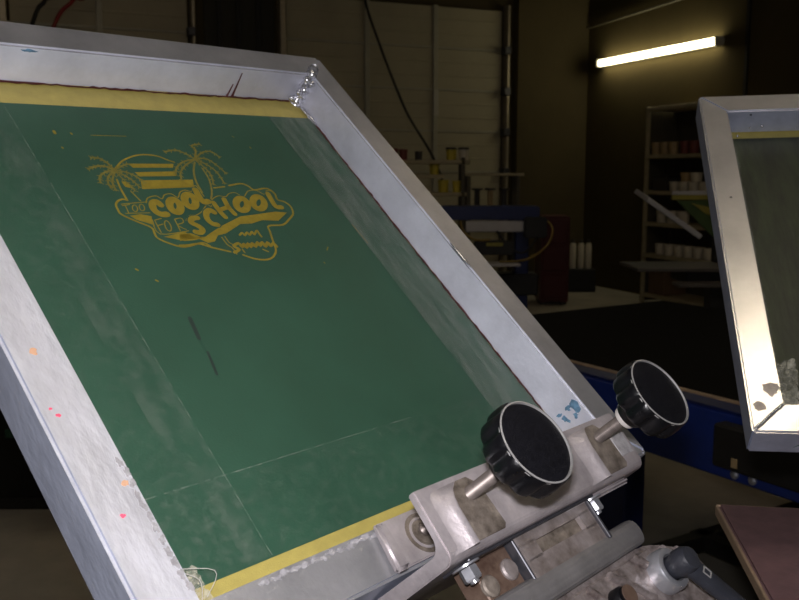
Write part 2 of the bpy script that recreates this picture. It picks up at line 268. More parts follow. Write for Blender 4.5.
LEAF2=[(0.9, [(21.0, 168.0), (21.5, 171.5)]), (0.9, [(21.0, 168.0), (17.4, 168.3)]), (0.9, [(17.8, 172.1), (18.3, 175.6)]), (0.9, [(17.8, 172.1), (14.2, 172.4)]), (0.9, [(13.4, 175.2), (12.5, 178.6)]), (0.9, [(13.4, 175.2), (10.1, 174.0)]), (0.9, [(8.6, 177.8), (7.7, 181.2)]), (0.9, [(8.6, 177.8), (5.2, 176.7)]), (0.9, [(2.2, 177.6), (-0.7, 179.6)]), (0.9, [(2.2, 177.6), (0.4, 174.5)]), (0.9, [(-4.7, 176.0), (-7.6, 178.1)]), (0.9, [(-4.7, 176.0), (-6.5, 173.0)]), (0.9, [(17.2, 163.5), (14.3, 165.4)]), (0.9, [(17.2, 163.5), (15.6, 160.4)]), (0.9, [(8.8, 161.2), (5.8, 163.1)]), (0.9, [(8.8, 161.2), (7.1, 158.1)]), (0.9, [(2.0, 157.4), (-1.4, 158.0)]), (0.9, [(2.0, 157.4), (1.7, 153.9)]), (0.9, [(-3.9, 152.9), (-7.4, 153.6)]), (0.9, [(-3.9, 152.9), (-4.3, 149.4)]), (0.9, [(-7.9, 148.2), (-11.4, 147.6)]), (0.9, [(-7.9, 148.2), (-7.0, 144.8)]), (0.9, [(-11.0, 143.4), (-14.5, 142.8)]), (0.9, [(-11.0, 143.4), (-10.1, 140.0)]), (0.9, [(17.2, 161.3), (13.9, 162.5)]), (0.9, [(17.2, 161.3), (16.4, 157.9)]), (0.9, [(9.6, 157.2), (6.3, 158.4)]), (0.9, [(9.6, 157.2), (8.7, 153.8)]), (0.9, [(3.1, 152.2), (-0.4, 152.4)]), (0.9, [(3.1, 152.2), (3.1, 148.6)]), (0.9, [(-2.9, 146.6), (-6.4, 146.9)]), (0.9, [(-2.9, 146.6), (-2.9, 143.1)]), (0.9, [(-6.3, 141.2), (-9.6, 140.0)]), (0.9, [(-6.3, 141.2), (-4.9, 138.0)]), (0.9, [(-8.6, 135.8), (-11.9, 134.6)]), (0.9, [(-8.6, 135.8), (-7.2, 132.6)]), (0.9, [(26.3, 170.0), (29.8, 170.6)]), (0.9, [(26.3, 170.0), (25.4, 173.4)]), (0.9, [(30.8, 176.9), (34.2, 177.5)]), (0.9, [(30.8, 176.9), (29.9, 180.3)]), (0.9, [(31.8, 181.4), (34.1, 184.2)]), (0.9, [(31.8, 181.4), (28.9, 183.5)]), (0.9, [(31.3, 185.0), (33.6, 187.7)]), (0.9, [(31.3, 185.0), (28.5, 187.0)]), (0.9, [(35.2, 186.9), (38.2, 185.0)]), (0.9, [(35.2, 186.9), (37.0, 190.0)]), (0.9, [(41.0, 188.3), (43.9, 186.3)]), (0.9, [(41.0, 188.3), (42.7, 191.4)]), (0.9, [(28.4, 168.7), (31.9, 167.9)]), (0.9, [(28.4, 168.7), (29.0, 172.2)]), (0.9, [(36.0, 173.9), (39.4, 173.1)]), (0.9, [(36.0, 173.9), (36.5, 177.4)]), (0.9, [(42.5, 176.0), (45.2, 173.7)]), (0.9, [(42.5, 176.0), (44.5, 178.8)]), (0.9, [(48.7, 176.8), (51.4, 174.5)]), (0.9, [(48.7, 176.8), (50.7, 179.6)]), (0.9, [(52.4, 173.9), (51.5, 170.5)]), (0.9, [(52.4, 173.9), (55.9, 173.3)]), (0.9, [(55.2, 169.5), (54.2, 166.1)]), (0.9, [(55.2, 169.5), (58.7, 168.9)]), (0.9, [(27.5, 164.9), (30.3, 162.6)]), (0.9, [(27.5, 164.9), (29.6, 167.8)]), (0.9, [(34.6, 165.8), (37.3, 163.6)]), (0.9, [(34.6, 165.8), (36.6, 168.7)]), (0.9, [(39.4, 162.9), (39.0, 159.4)]), (0.9, [(39.4, 162.9), (43.0, 162.7)]), (0.9, [(43.3, 158.3), (42.9, 154.8)]), (0.9, [(43.3, 158.3), (46.9, 158.1)]), (0.9, [(46.3, 152.1), (44.7, 148.9)]), (0.9, [(46.3, 152.1), (49.6, 150.7)]), (0.9, [(48.9, 145.2), (47.3, 142.0)]), (0.9, [(48.9, 145.2), (52.2, 143.8)]), (0.9, [(27.1, 161.6), (27.4, 158.1)]), (0.9, [(27.1, 161.6), (30.5, 162.3)]), (0.9, [(31.9, 158.0), (32.2, 154.5)]), (0.9, [(31.9, 158.0), (35.3, 158.6)]), (0.9, [(35.4, 152.6), (34.1, 149.3)]), (0.9, [(35.4, 152.6), (38.7, 151.6)]), (0.9, [(38.3, 146.4), (37.0, 143.2)]), (0.9, [(38.3, 146.4), (41.7, 145.4)]), (0.9, [(39.0, 138.8), (36.4, 136.4)]), (0.9, [(39.0, 138.8), (41.6, 136.3)]), (0.9, [(38.8, 130.4), (36.1, 128.1)]), (0.9, [(38.8, 130.4), (41.3, 127.9)]), (0.9, [(25.0, 159.2), (23.6, 155.9)]), (0.9, [(25.0, 159.2), (28.3, 158.0)]), (0.9, [(27.5, 153.3), (26.1, 150.0)]), (0.9, [(27.5, 153.3), (30.9, 152.1)]), (0.9, [(28.6, 147.5), (26.2, 144.9)]), (0.9, [(28.6, 147.5), (31.4, 145.4)]), (0.9, [(29.1, 141.9), (26.7, 139.3)]), (0.9, [(29.1, 141.9), (31.8, 139.7)]), (0.9, [(27.5, 135.5), (24.3, 134.2)]), (0.9, [(27.5, 135.5), (29.2, 132.4)]), (0.9, [(25.1, 128.9), (21.9, 127.5)]), (0.9, [(25.1, 128.9), (26.8, 125.8)])]
LETTERS=[(7.4, [(-50.8, 100.9), (-52.7, 104.9), (-57.8, 103.3), (-60.7, 97.2), (-59.8, 91.4), (-55.1, 88.1), (-50.7, 88.4)]), (7.8, [(-29.9, 102.2), (-30.3, 99.0), (-31.6, 95.7), (-33.6, 92.9), (-35.9, 91.0), (-38.3, 90.3), (-40.4, 90.9), (-41.8, 92.6), (-42.3, 95.3), (-41.9, 98.5), (-40.7, 101.8), (-38.7, 104.6), (-36.4, 106.5), (-34.0, 107.3), (-31.9, 106.7), (-30.5, 104.9), (-29.9, 102.2)]), (7.8, [(-9.4, 108.4), (-9.9, 105.1), (-11.3, 101.7), (-13.3, 98.8), (-15.8, 96.9), (-18.3, 96.2), (-20.4, 96.7), (-21.8, 98.5), (-22.4, 101.3), (-21.9, 104.5), (-20.6, 107.9), (-18.5, 110.8), (-16.1, 112.7), (-13.6, 113.5), (-11.4, 113.0), (-10.0, 111.2), (-9.4, 108.4)]), (7.2, [(-1.5, 119.7), (-2.4, 111.2), (-2.0, 102.7), (4.0, 103.2)]), (6.2, [(-20.7, 81.8), (-27.1, 80.9), (-30.7, 76.0), (-26.2, 71.5), (-23.5, 66.2), (-28.1, 62.3), (-32.7, 63.5)]), (6.4, [(2.3, 87.9), (-0.8, 91.1), (-7.0, 87.5), (-10.5, 79.4), (-8.3, 72.8), (-3.7, 71.2)]), (5.8, [(9.3, 100.9), (9.4, 90.4), (11.3, 80.7)]), (5.8, [(24.4, 105.2), (23.1, 94.2), (24.9, 84.4)]), (5.0, [(9.4, 90.4), (23.1, 94.2)]), (7.6, [(49.7, 101.3), (49.0, 98.1), (47.2, 94.7), (44.6, 91.8), (41.5, 89.6), (38.4, 88.7), (35.8, 89.0), (34.1, 90.5), (33.5, 93.1), (34.2, 96.2), (35.9, 99.6), (38.5, 102.5), (41.6, 104.7), (44.7, 105.7), (47.3, 105.5), (49.1, 103.9), (49.7, 101.3)]), (7.6, [(72.3, 102.7), (71.6, 99.4), (69.7, 96.0), (66.9, 93.0), (63.7, 90.8), (60.5, 89.8), (57.8, 90.1), (56.1, 91.7), (55.5, 94.3), (56.1, 97.5), (58.0, 100.9), (60.7, 104.0), (63.9, 106.2), (67.2, 107.2), (69.9, 106.9), (71.7, 105.3), (72.3, 102.7)]), (6.4, [(84.3, 111.0), (82.8, 100.7), (82.6, 91.9), (89.0, 90.7)])]
BANDS=[[(-50.4, 62.2), (-38.1, 62.7), (-28.0, 55.6), (-15.3, 62.2), (0.9, 69.6), (29.7, 80.9), (46.3, 82.2), (76.9, 85.1), (91.6, 82.9), (72.8, 71.9), (53.2, 74.1), (37.1, 70.2), (23.7, 70.6), (-0.2, 59.3), (-10.7, 57.6), (-18.3, 50.2), (-26.9, 48.9), (-34.6, 55.8), (-55.0, 53.8)], [(-88.5, 88.8), (-77.0, 90.2), (-67.4, 86.9), (-71.6, 76.1), (-74.9, 78.3), (-84.5, 83.4)], [(-68.3, 60.4), (-43.8, 65.0), (-37.6, 57.9), (-24.8, 56.8), (-38.5, 53.6), (-50.2, 53.4)], [(-55.8, 158.3), (-5.7, 158.0), (-9.4, 152.4), (-53.8, 152.5)], [(-55.0, 146.3), (-8.1, 147.1), (-12.1, 140.4), (-53.1, 140.1)], [(-54.6, 134.8), (4.2, 134.9), (-0.7, 123.9), (-58.9, 122.8)], [(-75.4, 133.7), (-69.7, 133.6), (-67.9, 124.2), (-74.8, 126.2)]]
LINES=[(2.1, [(-81.4, 108.8), (-85.4, 110.2), (-91.2, 108.0), (-95.4, 103.3), (-96.4, 97.3), (-96.0, 91.3), (-86.5, 82.2), (-74.9, 72.9), (-75.4, 65.2), (-75.1, 59.3), (-66.6, 51.8), (-54.1, 46.4), (-33.4, 49.7), (-27.1, 45.1)]), (2.1, [(-57.8, 48.6), (-47.8, 48.3), (-37.2, 48.8), (-26.3, 43.2), (-9.0, 35.8)]), (2.1, [(2.5, 30.4), (10.6, 25.2), (20.1, 22.1), (29.9, 22.3), (38.4, 26.8), (44.5, 33.7), (48.7, 46.5), (52.6, 57.4), (56.4, 65.7), (74.8, 66.0), (88.1, 73.2), (98.7, 80.9), (102.5, 91.4), (98.8, 98.8), (91.6, 102.7), (93.9, 111.1), (90.8, 118.0), (84.6, 119.9), (70.7, 117.9), (66.2, 124.0), (59.3, 127.8), (42.7, 125.3)]), (1.8, [(36.2, 123.8), (22.3, 122.3)]), (1.2, [(-64.2, 104.5), (-58.9, 110.9), (-49.1, 113.3), (-44.8, 109.1), (-39.1, 114.4), (-31.2, 115.4), (-26.5, 110.2), (-20.3, 117.5), (-12.8, 120.1), (-6.8, 118.0), (-2.5, 124.0), (2.7, 125.7), (3.4, 118.6), (3.8, 111.0)]), (1.0, [(-34.5, 79.3), (-27.2, 85.4), (-18.9, 86.0), (-10.7, 89.9), (-0.5, 98.2), (4.6, 96.6), (8.8, 104.5), (20.3, 110.7), (28.7, 109.2), (35.7, 113.6), (44.1, 114.5), (50.8, 108.4), (61.5, 116.5), (72.3, 117.1), (79.0, 111.2), (86.0, 116.2), (92.6, 114.1), (92.3, 101.5)]), (1.9, [(-74.7, 149.7), (-68.4, 155.4), (-60.1, 162.2), (-44.8, 169.2), (-31.6, 171.4), (-18.6, 169.5), (-9.2, 163.5), (-3.6, 160.5)]), (2.0, [(-78.5, 136.5), (-80.6, 124.5), (-81.4, 109.9)]), (1.4, [(-71.9, 120.5), (-68.4, 107.5)]), (1.0, [(-89.8, 103.9), (-82.8, 104.5), (-62.2, 105.7)]), (1.0, [(-86.5, 102.5), (-87.9, 92.9)]), (1.0, [(-91.0, 92.1), (-66.8, 91.4)]), (1.0, [(-89.8, 102.0), (-81.8, 103.0)]), (1.0, [(-76.0, 99.2), (-76.9, 96.5), (-78.5, 94.5), (-80.2, 93.7), (-81.4, 94.6), (-81.7, 96.8), (-80.8, 99.4), (-79.2, 101.5), (-77.5, 102.3), (-76.3, 101.4), (-76.0, 99.2)]), (1.0, [(-68.5, 99.9), (-69.4, 97.2), (-71.0, 95.1), (-72.8, 94.4), (-74.0, 95.3), (-74.2, 97.5), (-73.4, 100.1), (-71.7, 102.2), (-70.0, 103.0), (-68.7, 102.1), (-68.5, 99.9)]), (1.1, [(-66.9, 81.8), (-68.2, 65.9)]), (1.1, [(-66.9, 81.8), (-58.9, 83.6)]), (1.1, [(-67.3, 74.7), (-60.9, 76.4)]), (1.1, [(-68.9, 82.4), (-70.4, 64.3), (-39.0, 65.9)]), (1.1, [(-53.8, 74.9), (-55.0, 70.8), (-57.0, 67.8), (-59.0, 67.1), (-60.3, 68.8), (-60.3, 72.4), (-59.1, 76.5), (-57.2, 79.5), (-55.2, 80.3), (-53.9, 78.5), (-53.8, 74.9)]), (1.1, [(-45.6, 81.7), (-47.6, 66.5)]), (1.1, [(-45.6, 81.7), (-37.9, 82.6), (-38.7, 77.0), (-46.5, 74.0), (-40.6, 67.7)]), (2.2, [(14.0, 56.0), (19.0, 58.9), (19.6, 55.1), (25.0, 59.1), (25.4, 55.1), (31.1, 59.5), (31.2, 55.1), (37.8, 60.7), (37.9, 56.3), (38.1, 51.9)]), (3.2, [(-5.3, 34.4), (2.4, 37.8), (-1.4, 42.4), (6.5, 45.5), (7.1, 40.3), (12.0, 44.3), (11.6, 39.0), (17.3, 44.5), (16.8, 39.4), (22.6, 44.5), (22.5, 39.3), (29.2, 45.0), (28.6, 40.0), (34.7, 44.5), (34.3, 38.2), (40.9, 43.9), (40.8, 38.5), (46.6, 41.9), (48.1, 37.3)]), (1.4, [(-7.9, 54.6), (-7.2, 45.0), (-4.3, 40.5), (-3.9, 32.1)]), (1.2, [(-3.8, 55.3), (-3.6, 47.9), (-1.0, 44.5)]), (1.6, [(5.9, 37.5), (6.1, 33.2)]), (1.6, [(29.4, 35.2), (33.9, 31.5)])]
PALMS=[(2.2, [(-75.0, 149.7), (-78.2, 160.2), (-84.0, 165.9), (-90.8, 166.2)]), (2.4, [(-75.3, 149.1), (-82.4, 154.5), (-92.3, 154.1), (-100.6, 150.8)]), (2.1, [(-75.5, 148.8), (-84.5, 146.9), (-93.8, 140.5), (-96.9, 132.3)]), (2.0, [(-75.4, 148.4), (-86.0, 139.5), (-90.1, 129.3), (-88.4, 125.6)]), (2.0, [(-74.9, 147.8), (-84.5, 133.8), (-86.4, 121.9)]), (2.0, [(-74.7, 149.7), (-65.3, 154.5), (-57.0, 157.9)]), (2.1, [(-74.7, 149.7), (-63.7, 145.8), (-56.4, 140.0), (-52.2, 130.9)]), (2.0, [(-74.7, 148.4), (-67.5, 141.1), (-62.6, 133.4), (-60.4, 124.9)]), (1.4, [(-74.9, 147.8), (-71.7, 135.5), (-68.0, 127.0), (-67.7, 120.4)]), (2.1, [(23.2, 165.1), (16.8, 173.3), (7.1, 178.6), (-6.8, 175.6)]), (2.0, [(23.2, 165.1), (6.2, 160.5), (-5.7, 151.6), (-11.9, 142.0)]), (2.0, [(22.6, 164.2), (7.3, 156.0), (-4.7, 145.0), (-9.3, 134.2)]), (2.1, [(23.2, 165.1), (32.1, 179.0), (31.2, 186.0), (42.7, 188.7)]), (2.0, [(23.2, 165.1), (38.2, 175.4), (50.5, 177.0), (56.0, 168.2)]), (2.0, [(22.6, 164.2), (36.7, 166.1), (44.5, 156.9), (49.7, 143.1)]), (2.0, [(23.7, 164.2), (33.3, 156.9), (39.2, 144.6), (38.7, 127.9)]), (1.9, [(23.2, 163.3), (28.3, 151.5), (29.2, 140.2), (24.4, 126.9)]), (2.1, [(20.6, 160.5), (12.0, 147.1), (6.2, 131.7), (4.8, 116.5)]), (1.9, [(24.6, 151.5), (23.7, 135.8), (17.3, 118.3), (9.9, 106.9)])]
SPECKS=[(3.0, [(-111.2, 202.8), (-111.4, 200.0)]), (2.0, [(-95.4, 200.7), (-95.0, 199.3)]), (1.8, [(-113.0, 180.5), (-112.6, 179.2)]), (0.8, [(-76.0, 198.5), (-38.7, 198.4)]), (2.0, [(-114.2, 25.4), (-113.0, 24.1)]), (1.8, [(-102.3, 11.0), (-101.0, 9.7)]), (1.6, [(106.9, 185.4), (107.3, 183.8)]), (1.2, [(112.0, 30.4), (107.7, 26.4)]), (1.2, [(92.4, 10.9), (92.7, 9.4)]), (0.9, [(169.6, 60.4), (171.6, 30.8)]), (1.0, [(93.2, 203.2), (94.9, 201.6)])]
SMEARS=[(4.0, [(-93.0, -34.1), (-96.2, -55.8)]), (2.6, [(-96.1, -71.2), (-100.3, -93.7)])]

# ------------------------------------------------------------------ the room
RM = Matrix.Translation((2.55, 12.58, 0)) @ Matrix.Rotation(math.radians(22.7), 4, 'Z')   # x along the door wall, y away, z up; origin in the far corner
struct('floor', box(-14, .2, -18, .2, -.2, 0), CONCRETE, RM, 'grey-brown concrete workshop floor')
struct('ceiling', box(-14, .2, -18, .2, 6, 6.2), CEILM, RM)
struct('wall_back', box(-14, .2, 0, .2, 0, 6), WALL, RM, 'dim tan wall holding the sectional doors')
struct('wall_right', box(0, .2, -18, 0, 0, 6), WALLR, RM, 'brown wall carrying the lit tube')
struct('wall_left', box(-14.2, -14, -18, .2, 0, 6), WALL, RM)
struct('wall_front', box(-14, .2, -18.2, -18, 0, 6), WALL, RM)
struct('trim_1', box(-1.16, -.93, -.14, 0, 0, 6), WALL, RM, 'flat pilaster right of the sectional door')
struct('trim_2', box(-.025, 0, -2.97, -2.93, 0, 6), DARK, RM, 'dark vertical seam strip on the brown wall')

def sectional_door(name, x0, stiles, x1, nsec, hsec, label):
    e = bpy.data.objects.new(name, None); COL.objects.link(e); e.matrix_world = RM
    tag(e, label, None, None, 'structure')
    xs = [x0] + stiles + [x1]
    for k in range(nsec):
        z0, z1 = k * hsec, (k + 1) * hsec
        for a, b in zip(xs, xs[1:]):
            bm = box(a + .03, b - .03, -.06, -.005, z0 + .012, z1 - .012, .006, 1)
            for j in (1, 2): merge(bm, box(a + .04, b - .04, -.066, -.058, z0 + hsec * j / 3 - .012, z0 + hsec * j / 3 + .012, .004, 1))
            obj('panel', bm, DOORP, e)
        obj('section_rail', box(x0, x1, -.075, -.003, z0 - .014, z0 + .014, .004, 1), DOORS, e)
    for x in xs[1:-1]: obj('stile', box(x - .032, x + .032, -.085, -.003, 0, nsec * hsec, .005, 1), DOORS, e)
    obj('track', box(x1 + .0, x1 + .04, -.16, -.02, 0, nsec * hsec + .05, .01, 1), TRACK, e)
    obj('track', box(x0 - .07, x0, -.16, -.02, 0, nsec * hsec + .05, .01, 1), TRACK, e)
    for k in (1, 2, 3, 4, 5, 6):
        obj('hinge', box(x1 - .05, x1 + .04, -.19, -.07, k * hsec - .05, k * hsec + .05, .008, 1), DARKSTEEL, e)
    return e
d1 = sectional_door('door_1', -4.25, [-3.22, -2.307], -1.33, 7, .513, 'pale sectional overhead door with panelled bays')
obj('light_handle_bar', box(-2.34, -2.275, -.10, -.085, 2.24, 2.56, .004, 1), HOUSING, d1)
sectional_door('door_2', -7.22, [-6.3], -5.33, 7, .513, 'dim sectional overhead door behind the cables')
e = bpy.data.objects.new('door_3', None); COL.objects.link(e); e.matrix_world = RM; tag(e, 'black doorway between the two sectional doors', None, None, 'structure')
obj('door_leaf', box(-5.17, -4.36, -.05, -.002, 0, 4.2, .01, 1), DOORD, e)
for x in (-5.0, -4.78, -4.55): obj('rib', box(x - .03, x + .03, -.065, -.045, 0, 4.2, .006, 1), DARK, e)

# ------------------------------------------------------------------ fluorescent light on the right wall, ceiling lights
t = thing('wall_light', 'lit fluorescent tube mounted on the brown wall above the shelves', 'light', RM @ Matrix.Translation((0, 0, 2.95)))
MYX = Matrix.Rotation(math.pi / 2, 4, 'X')      # lathe axis z -> -y
obj('back_plate', box(-.04, 0, -2.60, -.35, -.04, .04, .008, 2), HOUSING, t)
obj('tube', lathe([(.012, 0), (.042, .02), (.042, 2.13), (.012, 2.15)], 16, Matrix.Translation((-.09, -.40, 0)) @ MYX), TUBE_M, t, smooth=40)
for y in (-.37, -2.58): obj('socket', box(-.12, -.02, y - .02, y + .02, -.05, .05, .008, 2), HOUSING, t)
tag(obj('conduit', tube([(-.03, -.02, 3.45), (-.03, -1.83, 3.51), (-.03, -3.2, 3.56)], .014), POST, None, RM), 'thin dark conduit running above the lit tube', 'conduit')

def ceiling_light(x, y, z, rot, label, m=None):
    t = thing('ceiling_light', label, 'light', Matrix.Translation((x, y, z)) @ Matrix.Rotation(rot, 4, 'Z'), 'ceiling tube lights over the presses')
    obj('reflector', prism([(-.16, 0), (.16, 0), (.07, .12), (-.07, .12)], -1.22, 1.22, .004, 1, Matrix.Rotation(math.pi / 2, 4, 'X') @ Matrix.Translation((0, 0, 0))), HOUSING, t)
    for s in (-.07, .07):
        obj('tube', lathe([(.008, 0), (.02, .02), (.02, 2.36), (.008, 2.38)], 12, Matrix.Translation((s, 1.19, -.025)) @ MYX), m or CTUBE_M, t, smooth=40)
    for yy in (-.9, .9): obj('hanger_rod', box(-.006, .006, yy - .006, yy + .006, .115, 6 - z), POST, t)
ROOMROT = math.radians(22.7)
ceiling_light(.95, .5, 4.6, ROOMROT + math.pi / 2, 'twin tube ceiling light straight above the nearer press heads', CTUBE_B)
ceiling_light(2.9, 4.2, 4.6, ROOMROT + math.pi / 2, 'twin tube ceiling light above the belt table')
ceiling_light(-3.2, 5.5, 4.6, ROOMROT + math.pi / 2, 'added unseen twin tube ceiling light above the left of the floor')  # unseen fixture added to light the far doors

# ------------------------------------------------------------------ printing screens
R_A = ((0.6682, -0.5569, 0.4933), (-0.1095, -0.7295, -0.6752), (0.7359, 0.3971, -0.5484)); T_A = (-0.1319, -0.0194, 0.8373)
R_B = ((0.9855, 0.112, -0.1275), (0.0022, -0.7595, -0.6505), (-0.1697, 0.6408, -0.7487)); T_B = (0.4547, -0.3096, 1.3776)
sp, cp = math.sin(PITCH), math.cos(PITCH)
CW = Matrix(((1, 0, 0), (0, -sp, cp), (0, -cp, -sp)))
def pose(R, T):
    r = CW @ Matrix(R); tt = CW @ Vector(T) + Vector((0, 0, H))
    m = r.to_4x4(); 
    q = r.to_quaternion(); q.normalize(); m = q.to_matrix().to_4x4(); m.translation = tt; return m
FA = pose(R_A, T_A)
W, L, w, h = .5455, .6228, .038, .042
LB = .598
FB = pose(R_B, T_B) @ Matrix.Translation((W / 2, -LB / 2, -h))

def make_screen(label, M, L, mats):
    t = thing('printing_screen', label, 'printing screen', M, 'aluminium framed printing screens')
    a, b, c, d = W / 2, W / 2 - w, L / 2, L / 2 - w
    for poly, m in (([(-a, c), (a, c), (b, d), (-b, d)], mats[0]), ([(a, c), (a, -c), (b, -d), (b, d)], mats[1]),
                    ([(a, -c), (-a, -c), (-b, -d), (b, -d)], mats[2]), ([(-a, -c), (-a, c), (-b, d), (-b, -d)], mats[3])):
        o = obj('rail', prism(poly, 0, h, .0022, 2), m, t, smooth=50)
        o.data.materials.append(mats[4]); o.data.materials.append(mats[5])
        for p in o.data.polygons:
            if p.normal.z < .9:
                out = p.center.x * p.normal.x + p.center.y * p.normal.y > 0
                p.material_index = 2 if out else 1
    obj('mesh_fabric', box(-a + .004, a - .004, -c + .004, c - .004, -.0008, .0), MESH, t)
    return t
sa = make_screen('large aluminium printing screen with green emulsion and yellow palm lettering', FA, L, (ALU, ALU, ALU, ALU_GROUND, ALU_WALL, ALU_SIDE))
a, b, c, d = W / 2, W / 2 - w, L / 2, L / 2 - w
em = obj('emulsion', box(-b + .001, b - .001, -.2510, .2415, .0002, .0006), EMUL, sa); em['label'] = 'green emulsion coat'
pr = obj('printed_outline', flat(LINES, (), .0008), EMUL_INK, em); pr['label'] = 'yellow outline of the lettering'
obj('palm_tree', flat(PALMS[:9] + LEAF1, (), .0009), EMUL_PALE, em)['label'] = 'small yellow palm tree left of the sun'
obj('palm_tree', flat(PALMS[9:] + LEAF2, (), .00095), EMUL_PALE, em)['label'] = 'small yellow palm tree right of the sun'
obj('sun_stripes', flat((), BANDS[3:], .0008), EMUL_INK, em)
obj('lettering_shadow', flat((), BANDS[:3], .00085), EMUL_INK, em)
obj('letter_gap', flat(LETTERS, (), .00105, 1.1), EMUL, em)
for i, s in enumerate(LETTERS[:6] + [None] + LETTERS[9:]):
    obj('letter', flat(LETTERS[6:9] if s is None else [s], (), .00125), EMUL_INK, em)
obj('pinhole', flat(SPECKS, (), .0008), EMUL_INK, em)['kind'] = 'stuff'
for s in SMEARS: obj('smear', flat([s], (), .0008), SMEAR, em)
# tapes on the emulsion
obj('edge_tape', sheet(.168, b - .001, -.250, .240, .0012), TAPE_R, sa)['label'] = 'dusty clear tape strip'
obj('edge_tape', sheet(-b + .001, -.145, -.250, .235, .0012), TAPE_L, sa)
obj('edge_tape', sheet(-b + .001, .165, -.250, -.181, .0017), TAPE_L, sa)
obj('edge_tape', sheet(-.178, -.146, -.250, .215, .0015), TAPE_D, sa)
obj('tape_seam', sheet(-.1454, -.1446, -.250, .235, .0020), SEAM, sa)
obj('tape_seam', sheet(-b + .001, .06, -.1814, -.1806, .0023), SEAM, sa)
# dried red ink along the mesh edge, drips on the wall
def wavy(p, q, n, amp):
    p, q = Vector(p), Vector(q); return [p.lerp(q, i / n) + Vector((random.uniform(-amp, amp), random.uniform(-amp, amp), random.uniform(0, amp))) for i in range(n + 1)]
for p, q, n in (((-b, d - .0012, .0012), (b - .015, d - .0012, .0012), 70), ((b - .0012, d - .02, .0012), (b - .0012, -d + .01, .0012), 80)):
    obj('ink_line', tube(wavy(p, q, n, .0007), [random.uniform(.0005, .0013) for _ in range(n + 1)], 6), REDINK, sa)
obj('ink_drip', tube([(.1331, d - .0004, .0346), (.134, d - .0004, .018), (.1345, d - .0004, .002)], [.0006, .001, .0016], 6), REDINK, sa)
obj('ink_drip', tube([(.1281, d - .0004, .0188), (.1275, d - .0004, .006), (.127, d - .0004, .002)], [.0006, .001, .0016], 6), REDINK, sa)
# ink stains on the rails
X, Y, Z = (1, 0, 0), (0, 1, 0), (0, 0, 1); NX, NY = (-1, 0, 0), (0, -1, 0)
for (cv, cn, rv, rn) in ((-.2372, .033, .009, .007), (-.2340, .026, .004, .005), (-.2400, .016, .006, .005), (-.232, .012, .003, .006), (-.2445, .028, .004, .004)):
    obj('ink_stain', blob((b, cv, cn), Y, Z, NX, rv, rn, rough=.7), BLUEINK, sa)
obj('ink_stain', blob((-.1158, d, .037), X, Z, NY, .009, .0028, rough=.7), BLUEINK, sa)
for (u, v, r, m) in ((-.2542, -.2056, .0021, PINKINK), (-.2640, -.1202, .0014, PINKINK), (-.2612, -.1262, .0020, PINKINK), (-.2563, -.0739, .004, ORINK), (-.2425, -.185, .003, ORINK)):
    obj('ink_stain', blob((u, v, h), X, Y, Z, r, r * .9), m, sa)
for k in range(12):
    v = -.17 - .1 * k / 12
    obj('residue_flake', blob((-.2388 + random.uniform(-.001, .001), v, h), X, Y, Z, .003, .005, .0004, rough=.6), GREYSTAIN, sa)
for k in range(16):
    obj('residue_flake', blob((-.19 + .13 * k / 16, -.2765 - random.uniform(0, .002), h), X, Y, Z, .006, .0028, .0004, rough=.7), GREYSTAIN, sa)
# weld at the far right corner
wb = bmesh.new()
merge(wb, tube(spline([(b - .002, d - .002, .0), (b - .004, d - .003, .010), (b - .002, d - .004, .020), (b - .004, d - .002, .030), (b - .001, d - .001, .040), (b + .006, d + .006, .0415), (b + .014, d + .014, .0412)], 5), [.0075 + .002 * math.sin(k * 1.9) - .00008 * k for k in range(31)], 14))
obj('weld_bead', wb, WELD, sa, smooth=80)['label'] = 'lumpy weld in the far corner'
gl = bmesh.new()
for p in ((b - .012, d - .008, .020, .004, .003, .004), (b - .013, d - .004, .008, .006, .004, .004), (b - .004, d - .012, .036, .004, .004, .004)): merge(gl, lump(p[:3], *p[3:], 2, .35))
obj('weld_drop', gl, WELD, sa, smooth=80)
obj('glue_strip', tube(wavy((b - .004, d - .012, .002), (b - .002, d - .046, .002), 8, .0012), [.001, .002, .0026, .001, .0022, .003, .003, .002, .001], 8), WELD, sa, smooth=80)
obj('ridge_highlight', lump((b + .001, -.035, h), .0022, .020, .0010, 2, .25), WELD, sa, smooth=80)  # shiny lump standing in for a room light's highlight on the ridge
# crumpled tape and loose threads in the near left corner
obj('crumpled_tape', crumple((-b + .004, -d + .002, .002), (.026, 0, 0), (0, .034, 0), Z, 10, 12, .006), CLEAR, sa)
for k in range(4):
    p = Vector((-b + .012 + .005 * k, -d + .010 + .005 * random.random(), .006))
    obj('loose_thread', tube(spline([p, p + Vector((random.uniform(-.01, .012), .012, .008)), p + Vector((random.uniform(-.02, .0), .026, .003))], 5), .00022, 5), WHITEP, sa)

# the second screen
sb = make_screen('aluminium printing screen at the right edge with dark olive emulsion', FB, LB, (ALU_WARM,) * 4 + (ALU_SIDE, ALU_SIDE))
dB = LB / 2 - w
obj('emulsion', box(-b + .001, b - .001, -dB + .002, dB - .014, .0002, .0008), EMUL2, sb)['label'] = 'dark glossy olive emulsion'
obj('crumpled_tape', crumple((-b + .001, -dB + .001, .001), (.030, 0, 0), (0, .085, 0), Z, 8, 20, .012), CLEAR, sb)['label'] = 'shiny crumpled clear tape'
obj('crumpled_tape', crumple((-b + .001, -dB + .001, .001), (.10, 0, 0), (0, .03, 0), Z, 22, 8, .012), CLEAR, sb)
obj('edge_tape', crumple((-b + .001, -dB + .07, .001), (.012, 0, 0), (0, .42, 0), Z, 3, 60, .004), TAPE_R, sb)
obj('weld_bead', tube(wavy((-a + .004, -LB / 2 + .004, h + .0004), (-b - .002, -dB - .002, h + .0004), 9, .0012), .0018, 8), WELD, sb, smooth=80)
